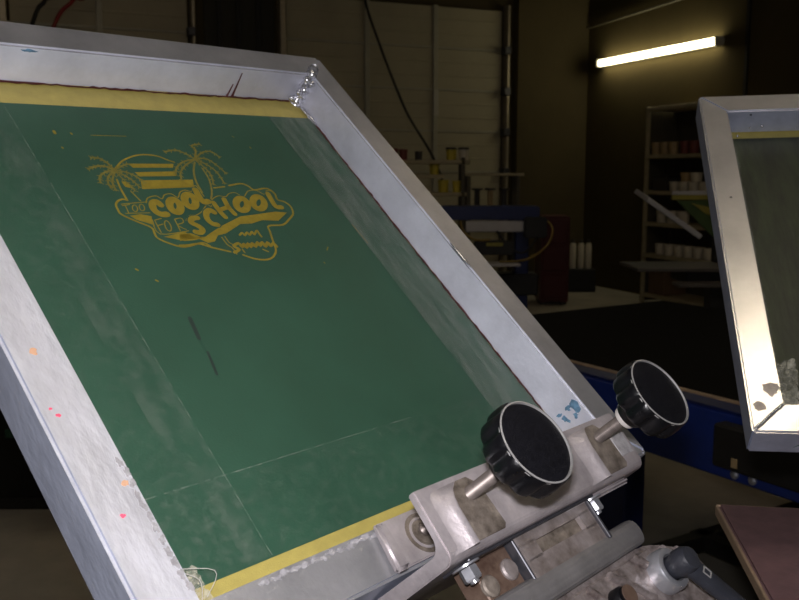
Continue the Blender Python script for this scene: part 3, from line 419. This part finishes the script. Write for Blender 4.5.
for (u, v, n_, r) in ((-b + .004, dB - .014, .006, .0035), (-b + .018, dB - .012, .004, .002), (-b + .035, dB - .004, .014, .0017), (-b + .052, dB - .004, .016, .0022)):
    obj('weld_drop', lump((u, v, n_), r, r, r, 2, .2), WELD, sb, smooth=80)
obj('ink_stain', blob((-b + .034, dB, .034), X, Z, NY, .0025, .002), DARK, sb)
obj('ink_stain', blob((-a + .021, .075, h), X, Y, Z, .0024, .0018), DARK, sb)
obj('ink_stain', blob((-a + .056, -LB / 2, .020), (.7, 0, .7), (-.7, 0, .7), NY, .012, .0015, rough=.6), GREENINK, sb)
for (u, v, rx, ry) in ((-a + .027, -LB / 2 + .058, .011, .012), (-a + .012, -LB / 2 + .034, .009, .008), (-a + .066, -LB / 2 + .020, .014, .006)):
    obj('stain', blob((u, v, h), X, Y, Z, rx, ry, .0002, 17, .4), BRONZE_STAIN, sb)

# ------------------------------------------------------------------ screen clamp with two knobs
CA = Matrix(((1, 0, 0, 0), (0, .994, -.1093, -.2903), (0, .1093, .994, .045), (0, 0, 0, 1)))     # clamp axes in the screen's own axes
TILT = Matrix(((0, 0, 1, 0), (1, 0, 0, 0), (0, 1, 0, 0), (0, 0, 0, 1)))                            # profile (V, N) extruded along U
def arc(cx, cy, r, a0, a1, n=6):
    return [(cx + r * math.cos(math.radians(a0 + (a1 - a0) * i / n)), cy + r * math.sin(math.radians(a0 + (a1 - a0) * i / n))) for i in range(n + 1)]
def make_clamp(label, M):
    t = thing('screen_clamp', label, 'clamp', M, 'cast screen clamps')
    prof = [(.016, .058)] + arc(-.0285, .0500, .008, 90, 180) + arc(-.0285, -.068, .010, 180, 270) + [(.016, -.078), (.016, -.064)] + \
           arc(-.016, -.054, .010, 270, 180, 4) + arc(-.016, .041, .010, 180, 90, 4) + [(.016, .051)]
    bm = prism(prof, -.1005, .160, .0014, 2, TILT)
    obj('clamp_body', bm, CAST, t, smooth=35)
    for off in (0, .173):
        # raised rib: rises slowly from the left, falls off sharply to the right beside the screw
        secs = []
        for V, k, sh in ((-.0325, 1, 0), (-.02, 1, 0), (-.006, 1, 0), (.001, .96, .0015), (.005, .85, .004), (.0085, .6, .008), (.0110, .3, .013), (.0125, .04, .018)):
            secs.append([(u + off + (sh if i > 2 else 0), V, .0572 + (n - .0572) * k) for i, (u, n) in enumerate(((-.0950, .0572), (-.0905, .0580), (-.0868, .0594), (-.0820, .0630), (-.0785, .0655), (-.0768, .0652), (-.0757, .0572)))])
        bm = bmesh.new(); rows = [[bm.verts.new(p) for p in s] for s in secs]
        for r0, r1 in zip(rows, rows[1:]):
            for i in range(len(r0) - 1): bm.faces.new((r0[i], r0[i + 1], r1[i + 1], r1[i]))
            bm.faces.new((r0[-1], r0[0], r1[0], r1[-1]))
        bm.faces.new(rows[0]); bm.faces.new(rows[-1][::-1])
        obj('rib', bm, CAST, t, smooth=65)
        obj('worn_recess', prism([(-.0758 + off, -.031), (-.0395 + off, -.031), (-.0365 + off, -.028), (-.0395 + off, .004), (-.048 + off, .012), (-.06 + off, .012), (-.070 + off, .004)], .0575, .0586, .0004, 1), GRIMY, t)['label'] = 'brown worn patch round the screw'  # brown grime, its dark tone also takes in shadow beside the rib
    obj('worn_edge', box(.136, .156, -.022, .008, .0578, .0584, .0003, 1), GREYSTAIN, t)
    obj('lip', box(.045, .145, -.0415, -.0360, .0405, .0450, .0020, 3), CAST, t, smooth=40)
    for off, z_in in ((-.0533, 0), (.12, .0)):
        kb = lathe([(.007, .0945), (.0120, .095), (.0135, .0985), (.0155, .1040), (.0235, .1075), (.0300, .1100, .002), (.0318, .1125, .0032), (.0324, .1185, .0034), (.0322, .1245, .0032), (.0314, .1285, .002), (.0300, .1303), (.0298, .1290), (.001, .1290)], 110, Matrix.Translation((off, 0, 0)), 11)
        k = obj('knob', kb, BLACK, t, smooth=50); k['label'] = 'black lobed knob with silver ring'
        obj('knob_face', lathe([(.0284, .1288), (.0284, .1296), (.022, .1306), (.010, .1312), (.0008, .1313)], 48, Matrix.Translation((off, 0, 0))), BLACK_TOP, k, smooth=50)
        obj('silver_ring', lathe([(.0299, .1286), (.0299, .1306), (.0289, .1308), (.0287, .1288)], 48, Matrix.Translation((off, 0, 0)), cap=False), RIM, k, smooth=40)
        pf = []
        for i in range(64): pf += [(.0046, .004 + i * .0014), (.0053, .0047 + i * .0014)]
        obj('threaded_screw', lathe([(.0035, .0005), (.0045, .002)] + pf + [(.0046, .0945)], 16, Matrix.Translation((off, 0, 0))), THREAD, k, smooth=20)
        if off > 0: obj('washer', lathe([(.0095, .0895), (.0100, .091), (.0095, .0935)], 24, Matrix.Translation((off, 0, 0))), WHITEP, k, smooth=40)
    return t
ca = make_clamp('cast screen clamp with two black knobs gripping the green screen', FA @ CA)
# pressure pads lying on the lower rail under each screw
for off in (-.0533, .12):
    t = thing('pressure_pad', 'cast pad with a round cup under the nearer clamp knob' if off < 0 else 'cast pad under the farther clamp knob', 'pad', FA @ Matrix.Translation((off, -.292, h + .0003)), 'pressure pads under the clamp screws')
    obj('pad_body', prism([(-.042, -.0175), (.035, -.0175), (.035, .0195), (-.037, .0195)], 0, .0032, .001, 2), CAST, t, smooth=40)
    bm = prism([(-.0445, -.0185), (-.031, -.0185), (-.029, .018), (-.0385, .019)], .0, .0078, .0025, 3)
    obj('raised_lip', bm, CAST, t, smooth=50)
    for r, zz, m in ((.016, .0036, GRIMY), (.0125, .0040, CAST), (.009, .0043, GRIMY)):
        obj('cup_ring', lathe([(r, .003), (r, zz), (r - .0018, zz + .0002), (r - .0022, .003)], 32, cap=False), m, t, smooth=40)
    obj('cup_face', lathe([(.0142, .0031), (.0142, .0034), (.001, .0034)], 32), GRIMY, t)

# ------------------------------------------------------------------ press arm behind the clamp
def make_arm(label, M, column):
    t = thing('press_arm', label, 'press arm', M, 'cast press arms')
    U0, U1, V0, V1 = -.022, .073, -.070, -.0390
    ab = boxes([(U0, U1, V0, V1, -.02, .0395, .0012, 1)])
    for q in ((U0, U1, -.0465, V1), (U0, U1, V0, -.0565), (U0, -.003, -.058, -.045), (.057, U1, -.058, -.045)): merge(ab, box(*q, .039, .0448))
    obj('arm_block', ab, DIRTY, t, smooth=35)
    obj('slot_floor', box(-.003, .057, -.0565, -.0465, .0385, .0402), GRIMY, t)
    obj('side_plate', box(U1 + .0003, U1 + .0035, -.072, V1, -.02, .0475, .0006, 1), DARKSTEEL, t)
    obj('side_plate', box(U0 - .0030, U0 - .0004, -.076, V1, -.02, .0440, .0006, 1), DARKSTEEL, t)
    obj('web_shade_strip', box(-.079, .082, -.0390, -.0367, .020, .0500, .0008, 1), DARKSTEEL, t)  # dark strip standing for shadow on the outer face of the clamp web
    br = obj('bracket_plate', box(-.066, U0 - .0032, -.080, -.0392, .016, .036, .001, 1), RUST, t); br['label'] = 'rusty bracket plate with two round rivets'
    for u, v in ((-.0345, -.0550), (-.0595, -.0585)): obj('rivet', lathe([(.0078, .035), (.0078, .0375), (.0065, .0388), (.002, .0392)], 20, Matrix.Translation((u, v, 0))), DIRTY if u > -.04 else GRIMY, br, smooth=40)
    for u in (-.0745, .0865):
        B = Matrix.Translation((u, -.0395, .0405)) @ MYX
        bo = obj('hex_bolt', lathe([(.0064, .0015), (.0068, .003), (.0068, .0095), (.0058, .0108), (.002, .0110)], 6, B), STEEL, t, smooth=20)
        obj('washer', lathe([(.0105, -.0005), (.0105, .0008), (.004, .0010)], 24, B), STEEL, bo, smooth=40)
        obj('bolt_end', lathe([(.0035, .010), (.0035, .0125), (.002, .013)], 12, B), STEEL, bo, smooth=40)
    rp = [(-.0885, -.03), (-.0885, .0415)] + [(-.0872, .0440), (-.0850, .0456), (-.0800, .0468), (-.0750, .0468), (-.0710, .0458), (-.0685, .0438), (-.0672, .0405), (-.0665, .036), (-.0665, -.03)]
    obj('hinge_ridge', prism(rp, -.14, .1165, .004, 3, TILT), GREYCAST, t, smooth=40)
    bm = prism([(-.14, -.0888), (.112, -.0888), (.134, -.094), (.160, -.106), (.174, -.128), (.178, -.28), (-.14, -.28)], -.05, .0425, .005, 3)
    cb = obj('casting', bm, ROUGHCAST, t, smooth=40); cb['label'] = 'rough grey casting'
    for (p, q, r) in (((.05, -.094, .043), (.085, -.125, .043), .0035), ((.088, -.092, .043), (.098, -.102, .043), .004), ((.02, -.095, .043), (.045, -.13, .043), .003), ((.128, -.10, .043), (.150, -.118, .043), .005), ((.145, -.108, .043), (.163, -.135, .043), .006), ((-.02, -.095, .043), (.01, -.13, .043), .003)):
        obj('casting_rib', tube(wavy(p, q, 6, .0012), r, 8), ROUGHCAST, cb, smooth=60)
    obj('collar', lathe([(.0175, .040), (.0172, .0525), (.0160, .0550), (.0138, .0558), (.0112, .0552), (.0106, .048)], 40, Matrix.Translation((.112, -.115, 0)), cap=False), STEEL, t, smooth=40)
    lv = obj('lever', lathe([(.0092, .044), (.0096, .058), (.0110, .061), (.0110, .069), (.0088, .0738), (.002, .0748)], 28, Matrix.Translation((.112, -.115, 0))), LEVER, t, smooth=50); lv['label'] = 'black clamping lever'
    p0 = Vector((.112, -.115, .0660)); dr = Vector((.50, -.866, .02)).normalized(); sd = Vector((.888, .46, 0)).normalized(); up = dr.cross(sd)
    bm = bmesh.new(); rows = []
    for s, wd_, th in ((-.004, .0100, .006), (.02, .0092, .006), (.05, .0080, .006), (.09, .0075, .0055), (.12, .007, .0055), (.128, .0045, .004)):
        cc = p0 + dr * s
        rows.append([bm.verts.new(cc + sd * (wd_ * math.cos(x)) + up * (th * math.copysign(abs(math.sin(x)) ** .8, math.sin(x)))) for x in [math.pi * 2 * k / 12 for k in range(12)]])
    for r0, r1 in zip(rows, rows[1:]):
        for k in range(12): bm.faces.new((r0[k], r0[(k + 1) % 12], r1[(k + 1) % 12], r1[k]))
    bm.faces.new(rows[0][::-1]); bm.faces.new(rows[-1])
    obj('lever_handle', bm, LEVER, lv, smooth=35)
    mk = bmesh.new(); top = Vector((0, 0, .0072))
    for (s0, s1, x0, x1) in ((.014, .015, -.003, .003), (.021, .022, -.003, .003), (.014, .022, -.0035, -.0026), (.014, .022, .0026, .0035)):
        merge(mk, boxes([(0, 1, 0, 1, 0, 1)]), Matrix.Translation(p0 + dr * s0 + sd * x0 + up * (-.0063 if up.z < 0 else .0058)) @ Matrix(((dr.x * (s1 - s0), sd.x * (x1 - x0), 0, 0), (dr.y * (s1 - s0), sd.y * (x1 - x0), 0, 0), (dr.z * (s1 - s0), sd.z * (x1 - x0), .0006, 0), (0, 0, 0, 1))))
    obj('square_mark', mk, RIM, lv)
    obj('plug', lathe([(.0100, .040), (.0100, .050), (.0085, .0525), (.002, .053)], 24, Matrix.Translation((.043, -.1135, 0))), BLACK, t, smooth=40)
    obj('plug_ring', lathe([(.0075, .052), (.0075, .0537), (.0045, .0537)], 24, Matrix.Translation((.0465, -.1125, 0))), RUST, t, smooth=40)
    if column:
        inv = M.inverted(); p = M @ Vector((.02, -.21, -.03))
        obj('column', box(p.x - .06, p.x + .06, p.y - .06, p.y + .06, 0, p.z, .006, 2), BLUE, t, inv)
    return t
make_arm('cast metal press arm with lever, rivets and rusty bracket at the bottom', FA @ CA, True)
# the same clamp and arm on the second screen, whose lower rail they hold outside the picture
CB = Matrix.Translation((.05, 0, 0)) @ Matrix(((1, 0, 0, 0), (0, .994, -.1093, -.2903 + (L - LB) / 2), (0, .1093, .994, .045), (0, 0, 0, 1)))
cb_ = copy_tree(ca); cb_.matrix_world = FB @ CB; cb_['label'] = 'cast screen clamp on the lower rail of the right screen'
make_arm('cast metal press arm behind the right screen', FB @ CB, True)

# ------------------------------------------------------------------ maroon pallet at the lower right
ang = math.atan2(-.151, 1)
PM = Matrix.Translation((.409, 1.124, 1.08)) @ Matrix.Rotation(math.atan2(-(.409 - .368), 1.124 - .854), 4, 'Z')
t = thing('pallet', 'maroon print pallet with pale worn edge at the lower right', 'pallet', PM, 'press pallets')
obj('board', box(.002, .165, -.50, -.002, -.018, .0, .003, 2), PALLET, t, smooth=40)
obj('edge_band', boxes([(-.0005, .0035, -.50, 0, -.016, -.0025, .001, 1), (0, .165, -.0045, .0005, -.016, -.0012, .001, 1)]), TAN, t)
obj('support_arm', box(.06, .12, -.62, .02, -.07, -.0185, .004, 2), BLACKPAINT, t)
obj('support_post', box(.07, .11, -.58, -.54, -1.08, -.071, .004, 1), BLACKPAINT, t)
t = thing('black_bar', 'black steel bar crossing under the maroon pallet', 'bar', Matrix.Translation((.60, 1.62, .62)) @ Matrix.Rotation(math.radians(8), 4, 'Z'))
obj('bar', box(-.26, .5, -.03, .03, -.03, .03, .004, 1), BLACKPAINT, t)
obj('foot', box(.40, .46, -.025, .025, -.62, -.031, .004, 1), BLACKPAINT, t)

# ------------------------------------------------------------------ blue belt table
dv = Vector((.53, -.848, 0)); BT = Matrix.Translation((.563, 2.80, 0)) @ Matrix.Rotation(math.atan2(dv.y, dv.x), 4, 'Z')
t = thing('belt_table', 'blue framed table with a black belt behind the knobs', 'table', BT)
obj('belt', box(-1.0, 1.6, .10, 1.50, .86, .885, .004, 1), BELT, t)
obj('side_panel', box(-1.02, 1.6, 0, .045, .70, .88, .006, 1), BLUE, t)
obj('side_panel', box(-1.02, 1.6, 1.51, 1.55, .72, .87, .006, 1), BLUE, t)
obj('end_panel', box(-1.02, -.985, .046, 1.509, .72, .86, .006, 1), DARKBLUE, t)
obj('trim_strip', box(-1.0, 1.6, .070, .092, .865, .892, .003, 1), TAN, t)
obj('top_flange', box(-1.0, 1.6, .0, .069, .8805, .888, .002, 1), DARKBLUE, t)
obj('control_box', box(.56, 1.25, -.05, -.001, .745, .86, .006, 1), DARK, t)
obj('warning_label', box(.625, .642, -.0535, -.0505, .758, .782), TUBO, t)
for u, z in ((.60, .722), (.655, .722)): obj('bolt', lathe([(.012, 0), (.012, .006), (.006, .010)], 12, Matrix.Translation((u, -.0005, z)) @ MYX), STEEL, t)
for u, v in ((.085, .02), (-.12, 1.40), (1.4, .02), (1.4, 1.40)): obj('leg', box(u, u + .11, v, v + .09, 0, .86 if v > .1 else .70, .006, 1), DARKBLUE, t)
obj('cross_rail', box(-.1, 1.45, .68, .74, .12, .18, .004, 1), BLACKPAINT, t)
obj('cross_rail', box(-.09, -.03, .11, 1.40, .12, .18, .004, 1), BLACKPAINT, t)

# ------------------------------------------------------------------ dark cabinet at the lower left
t = thing('dark_cabinet', 'dark machine cabinet on the floor beyond the left rail', 'cabinet', Matrix.Translation((-1.75, 3.95, 0)))
obj('body', box(-.9, .75, 0, .6, .04, .62, .01, 2), DARK, t)
obj('skid', box(-.9, .75, -.02, .6, 0, .05, .006, 1), BLACKPAINT, t)
obj('green_tag', box(-.02, .09, -.012, -.001, .33, .37, .004, 1), GREENINK, t)

# ------------------------------------------------------------------ shelves with tubs
def tub(x, y, z, r, hh, m, label, group, M=RM, lidm=None):
    t = thing('ink_tub', label, 'tub', M @ Matrix.Translation((x, y, z)), group)
    obj('tub_body', lathe([(r * .88, 0), (r * .92, .006), (r, hh * .82)], 14), m, t, smooth=40)
    obj('lid', lathe([(r * 1.06, hh * .82), (r * 1.06, hh * .97), (r * .96, hh)], 14), lidm or m, t, smooth=40)
t = thing('shelving_unit', 'tall shelving unit with tan boards against the brown wall under the lit tube', 'shelf', RM)
SX0, SX1, SY0, SY1 = -.45, -.02, -3.25, -1.87
for x in (SX0 + .02, SX1 - .02):
    for y in (SY0 + .02, SY1 - .02): obj('post', box(x - .02, x + .02, y - .02, y + .02, 0, 2.28, .004, 1), SHELF if x < -.2 else POST, t)
obj('side_sheet', box(SX0, SX1, SY1 - .001, SY1 + .004, .02, 2.27), POST, t)
LV = (.10, .57, .935, 1.30, 1.71, 2.25)
for z in LV: obj('shelf_board', box(SX0 - .01, SX1, SY0, SY1 - .042, z - .022, z + .022, .004, 1), SHELF, t)
obj('back_sheet', box(SX1 - .001, SX1 + .006, SY0, SY1, .02, 2.27), POST, t)
words = {2: 'top stocked', 3: 'second stocked', 4: 'third stocked', 5: 'lowest stocked'}
ordn = ['nearest the far post', 'second from the far post', 'third from the far post', 'fourth from the far post', 'fifth from the far post', 'sixth from the far post', 'seventh from the far post', 'eighth from the far post']
for i, (y, m) in enumerate(((-1.99, TUBO), (-2.14, TUBO), (-2.29, TUBO), (-2.48, TUBR), (-2.63, TUBR))): tub(-.38, y, 1.732, .055, .14, m, 'ink tub on the top stocked tall shelf board, ' + ordn[i], 'tubs on the tall shelves')
for i, y in enumerate((-2.32, -2.48, -2.64, -2.80)): tub(-.36, y, 1.322, .07, .105, TUBW, 'pale ink tub on the board below the top tubs, ' + ordn[i], 'tubs on the tall shelves')
for i, y in enumerate((-2.50, -2.66)): tub(-.36, y, 1.428, .065, .10, TUBW if i else TUBO, 'pale ink tub stacked on the second row of tubs, ' + ordn[i], 'tubs on the tall shelves')
for i, y in enumerate((-2.08, -2.26, -2.44)): tub(-.33, y, .957, .07, .14, TUBW, 'pale ink tub behind the slanted screen, ' + ordn[i], 'tubs on the tall shelves')
for i, y in enumerate((-2.12, -2.28, -2.44, -2.60, -2.76, -2.92)): tub(-.37, y, .592, .064, .125, TUBW, 'white tub on the lowest stocked tall shelf board, ' + ordn[i], 'tubs on the tall shelves')
t = thing('black_crate', 'black crate on the shelf left of the pale tubs', 'crate', RM @ Matrix.Translation((-.3, -2.12, 1.322))); obj('crate_body', box(-.12, .12, -.13, .13, 0, .15, .01, 2), TUBD, t); obj('crate_rim', box(-.125, .125, -.135, .135, .151, .17, .004, 1), BLACKPAINT, t)
t = thing('carton', 'brown carton on the bottom board of the tall shelves', 'box', RM @ Matrix.Translation((-.26, -2.1, .1225))); obj('carton_body', box(-.16, .16, -.17, .12, 0, .28, .006, 1), WOODC, t); obj('carton_flap', box(-.16, .16, -.17, .12, .281, .288, .002, 1), WOODC, t)

# bench with shelves before the pale door
BW = Matrix.Translation((.36, 9.5, 0))
t = thing('shelf_rack', 'low dark rack of shelves in front of the pale sectional door', 'shelf', BW)
for x, y in ((-.5, 0), (.30, 0), (-.5, .4), (.30, .4)): obj('post', box(x - .02, x + .02, y - .02, y + .02, 0, 1.68, .004, 1), POST, t)
for z, x0, x1 in ((1.635, -.52, .38), (1.485, -.52, .10), (1.30, -.52, .34), (.8, -.52, .34)): obj('shelf_board', box(x0, x1, -.02, .44, z - .02, z + .02, .004, 1), SHELF, t)
for x, r, hh, m, l in ((-.42, .045, .12, TUBR, 'red tub at the left of the top board of the low rack'), (-.32, .045, .11, TUBR, 'reddish tub on the low rack beside the hanging cable'), (-.16, .04, .09, TUBD, 'dark can on the top board of the low rack'), (.18, .055, .13, TUBY, 'yellow tub on the top board of the low rack')):
    tub(x, .08, 1.6555, r, hh, m, l, 'tubs on the low rack', BW, TUBD if m is TUBY else None)
tub(.31, .10, 1.6555, .055, .13, TUBW, 'white tub with black lid beside the yellow tub', 'tubs on the low rack', BW, TUBD)
tub(.005, .08, 1.5055, .05, .11, TUBY, 'yellow tub on the middle board of the low rack', 'tubs on the low rack', BW)
tub(.10, .08, 1.3205, .055, .13, TUBY, 'yellow tub on the lower board of the low rack, left one', 'tubs on the low rack', BW)
tub(.24, .08, 1.3205, .045, .12, TUBY, 'yellow tub on the lower board of the low rack, right one', 'tubs on the low rack', BW)
t = thing('side_bench', 'pale topped bench with dark clutter right of the low rack', 'bench', Matrix.Translation((.95, 9.6, 0)))
obj('top', box(-.26, .36, 0, .4, 1.49, 1.52, .004, 1), SHELF, t)
for x in (-.22, .30):
    for y in (.03, .36): obj('leg', box(x - .02, x + .02, y - .02, y + .02, 0, 1.489, .003, 1), POST, t)
obj('lower_shelf', box(-.24, .34, .02, .38, 1.10, 1.12, .003, 1), POST, t)
for k, (x, m) in enumerate(((-.12, TUBD), (.02, TUBO), (.17, TUBD))):
    q = thing('machine_head', ('dark spool on the bench shelf, left one', 'tan spool on the bench shelf between the dark ones', 'dark spool on the bench shelf, right one')[k], 'spool', Matrix.Translation((.95 + x, 9.75, 1.1205)), 'spools on the bench')
    obj('core', lathe([(.03, .02), (.03, .22)], 12), m, q); obj('rim', lathe([(.06, 0), (.06, .02)], 14), TUBD, q); obj('rim', lathe([(.06, .22), (.06, .24)], 14), TUBD, q)

# ------------------------------------------------------------------ distant blue press, red cabinet, bottles, far screen
t = thing('blue_press', 'distant blue press with pale panel and hoses', 'press', Matrix.Translation((.6, 6.6, 0)))
obj('beam', box(-.5, .42, 0, .25, 1.175, 1.275, .01, 2), DARKBLUE, t)
obj('pale_panel', box(-.12, .30, -.03, -.001, 1.09, 1.17, .006, 1), PALE, t)
for x in (-.4, .30): obj('leg', box(x - .05, x + .05, .05, .2, 0, 1.174, .008, 1), DARKBLUE, t)
obj('lower_beam', box(-.5, .42, .02, .22, .62, .78, .01, 1), DARK, t)
obj('carriage', box(-.06, .22, -.12, .0, .93, 1.03, .01, 2), DARK, t)
obj('carriage_label', box(.02, .14, -.125, -.121, .995, 1.02), YELB, t)
obj('tray', box(-.02, .26, -.2, .0, .855, .875, .004, 1), PALE, t)
obj('valve_block', box(.30, .46, -.1, .0, 1.05, 1.20, .012, 2), DARK, t)
for k, (m, pts) in enumerate(((YELHOSE, [(.43, -.06, 1.20), (.50, -.08, 1.12), (.46, -.1, 1.00), (.32, -.1, .90), (.12, -.1, .88)]), (RUBBER, [(-.3, -.05, 1.2), (-.2, -.1, 1.05), (-.1, -.1, .95), (.0, -.12, .90)]), (YELHOSE, [(-.16, -.04, 1.17), (-.14, -.07, 1.10), (-.06, -.1, 1.04), (.05, -.12, 1.04)]), (RUBBER, [(.1, -.06, 1.1), (.2, -.1, .98), (.3, -.1, .95), (.4, -.06, 1.06)]))):
    obj('hose', tube(spline(pts, 6), .008, 8), m, t, smooth=60)
t = thing('red_cabinet', 'red steel cabinet standing on the floor beside the blue press', 'cabinet', Matrix.Translation((1.80, 10.45, 0)))
obj('body', box(-.165, .165, 0, .45, .03, 1.03, .012, 2), RED, t)
for z in (.08, .40, .72): obj('drawer', box(-.14, .14, -.018, -.001, z, z + .28, .006, 1), RED, t)
for x in (-.12, .12): obj('foot', box(x - .03, x + .03, .03, .42, 0, .029), BLACKPAINT, t)
t = thing('low_stand', 'low dark stand holding white cylinders by the corner', 'stand', Matrix.Translation((2.33, 11.6, 0)))
obj('box', box(-.16, .2, 0, .3, .02, .30, .008, 1), DARK, t); obj('foot', box(-.16, .2, .02, .28, 0, .019), BLACKPAINT, t)
for k, (x, l) in enumerate(((-.085, 'left'), (.02, 'middle'), (.115, 'right'))):
    q = thing('white_cylinder', 'tall white cylinder on the low stand by the corner, %s of three' % l, 'cylinder', Matrix.Translation((2.33 + x, 11.7, .3005)), 'white cylinders by the corner')
    obj('shell', lathe([(.04, 0), (.042, .01), (.042, .30), (.03, .33)], 14), TUBW, q, smooth=40); obj('cap', lathe([(.022, .33), (.022, .37), (.016, .375)], 12), TUBD, q, smooth=40)
# far tilted screen seen edge-on, with boards and pallets of the next press
p0, p1 = Vector((1.418, 5.2, 1.362)), Vector((1.732, 5.2, 1.145)); ex = (p1 - p0).normalized(); ey = Vector((.282, .958, -.045)); ey = (ey - ex * ey.dot(ex)).normalized(); ez = ex.cross(ey)
FMx = Matrix((ex, ey, ez)).transposed().to_4x4(); FMx.translation = p0
t = thing('far_screen', 'thin pale screen frame tilted in front of the tall shelves', 'printing screen', FMx)
LL = (p1 - p0).length
for q in ((0, LL, 0, .03), (0, LL, .38, .41), (0, .03, .031, .379), (LL - .03, LL, .031, .379)): obj('rail', box(*q, -.015, .015, .003, 1), PALE, t)
obj('mesh_sheet', box(.028, LL - .028, .028, .382, -.017, -.015), GREENB, t)
FP = Matrix.Translation((1.62, 5.6, 0))
t = thing('far_press', 'dim press with flat pallets in front of the tall shelves', 'press', FP)
obj('post', box(.30, .42, -.05, .07, 0, .85, .006, 1), BLACKPAINT, t)
obj('pallet_board', box(-.22, .55, -.30, .15, .935, .955, .004, 1), GREYB, t)
obj('pallet_board', box(-.02, .62, -.45, -.31, .86, .88, .004, 1), GREYB, t)
obj('head_block', box(.10, .62, -.2, .12, .8505, .934, .008, 1), DARK, t)
obj('arm', box(.36, .40, .071, .11, .5, 1.20, .004, 1), BLACKPAINT, t)
t = thing('board_stack', 'yellow and green boards leaning behind the far screen', 'boards', Matrix.Translation((1.90, 5.75, 0)))
obj('yellow_board', box(-.18, .25, .0, .012, 1.345, 1.375, .002, 1), YELB, t)
obj('pale_board', box(-.18, .25, .0, .012, 1.376, 1.40, .002, 1), PALE, t)
XZ = Matrix.Rotation(math.pi / 2, 4, 'X')
obj('green_board', prism([(-.15, 1.340), (.25, 1.340), (.25, 1.02), (.14, 1.06)], -.012, -.002, .002, 1, XZ), GREENB, t)
obj('yellow_stripe', prism([(-.06, 1.325), (.25, 1.255), (.25, 1.19), (.04, 1.255)], -.0015, .0005, 0, 1, XZ), YELB, t)
obj('post', box(.1, .14, .013, .05, 0, 1.44, .002, 1), BLACKPAINT, t)

# ------------------------------------------------------------------ hanging cables
def hang(name, pts, r, m, label):
    tag(obj(name, tube(spline(pts, 8), r, 8), m, None, RM, smooth=60), label, 'cable')
hang('hanging_cable', [(-3.55, -.30, 6), (-3.45, -.30, 4.2), (-3.329, -.30, 3.536), (-3.166, -.30, 3.089), (-3.013, -.30, 2.724), (-2.777, -.30, 2.224), (-2.453, -.30, 1.745), (-2.25, -.30, 1.3)], .016, RUBBER, 'long black cable hanging in front of the pale sectional door')
hang('hanging_cable', [(-6.55, -.30, 6), (-6.75, -.30, 3.6), (-6.846, -.30, 3.285), (-6.972, -.30, 3.058), (-7.3, -.30, 1.9), (-7.6, -.30, 1.0)], .022, RUBBER, 'black cable hanging behind the top left of the green screen')
hang('hanging_cable', [(-6.0, -.30, 6), (-6.38, -.30, 3.6), (-6.573, -.30, 3.304), (-6.772, -.30, 3.03), (-7.1, -.30, 2.0), (-7.3, -.30, 1.0)], .022, REDCABLE, 'red cable hanging behind the top left of the green screen')
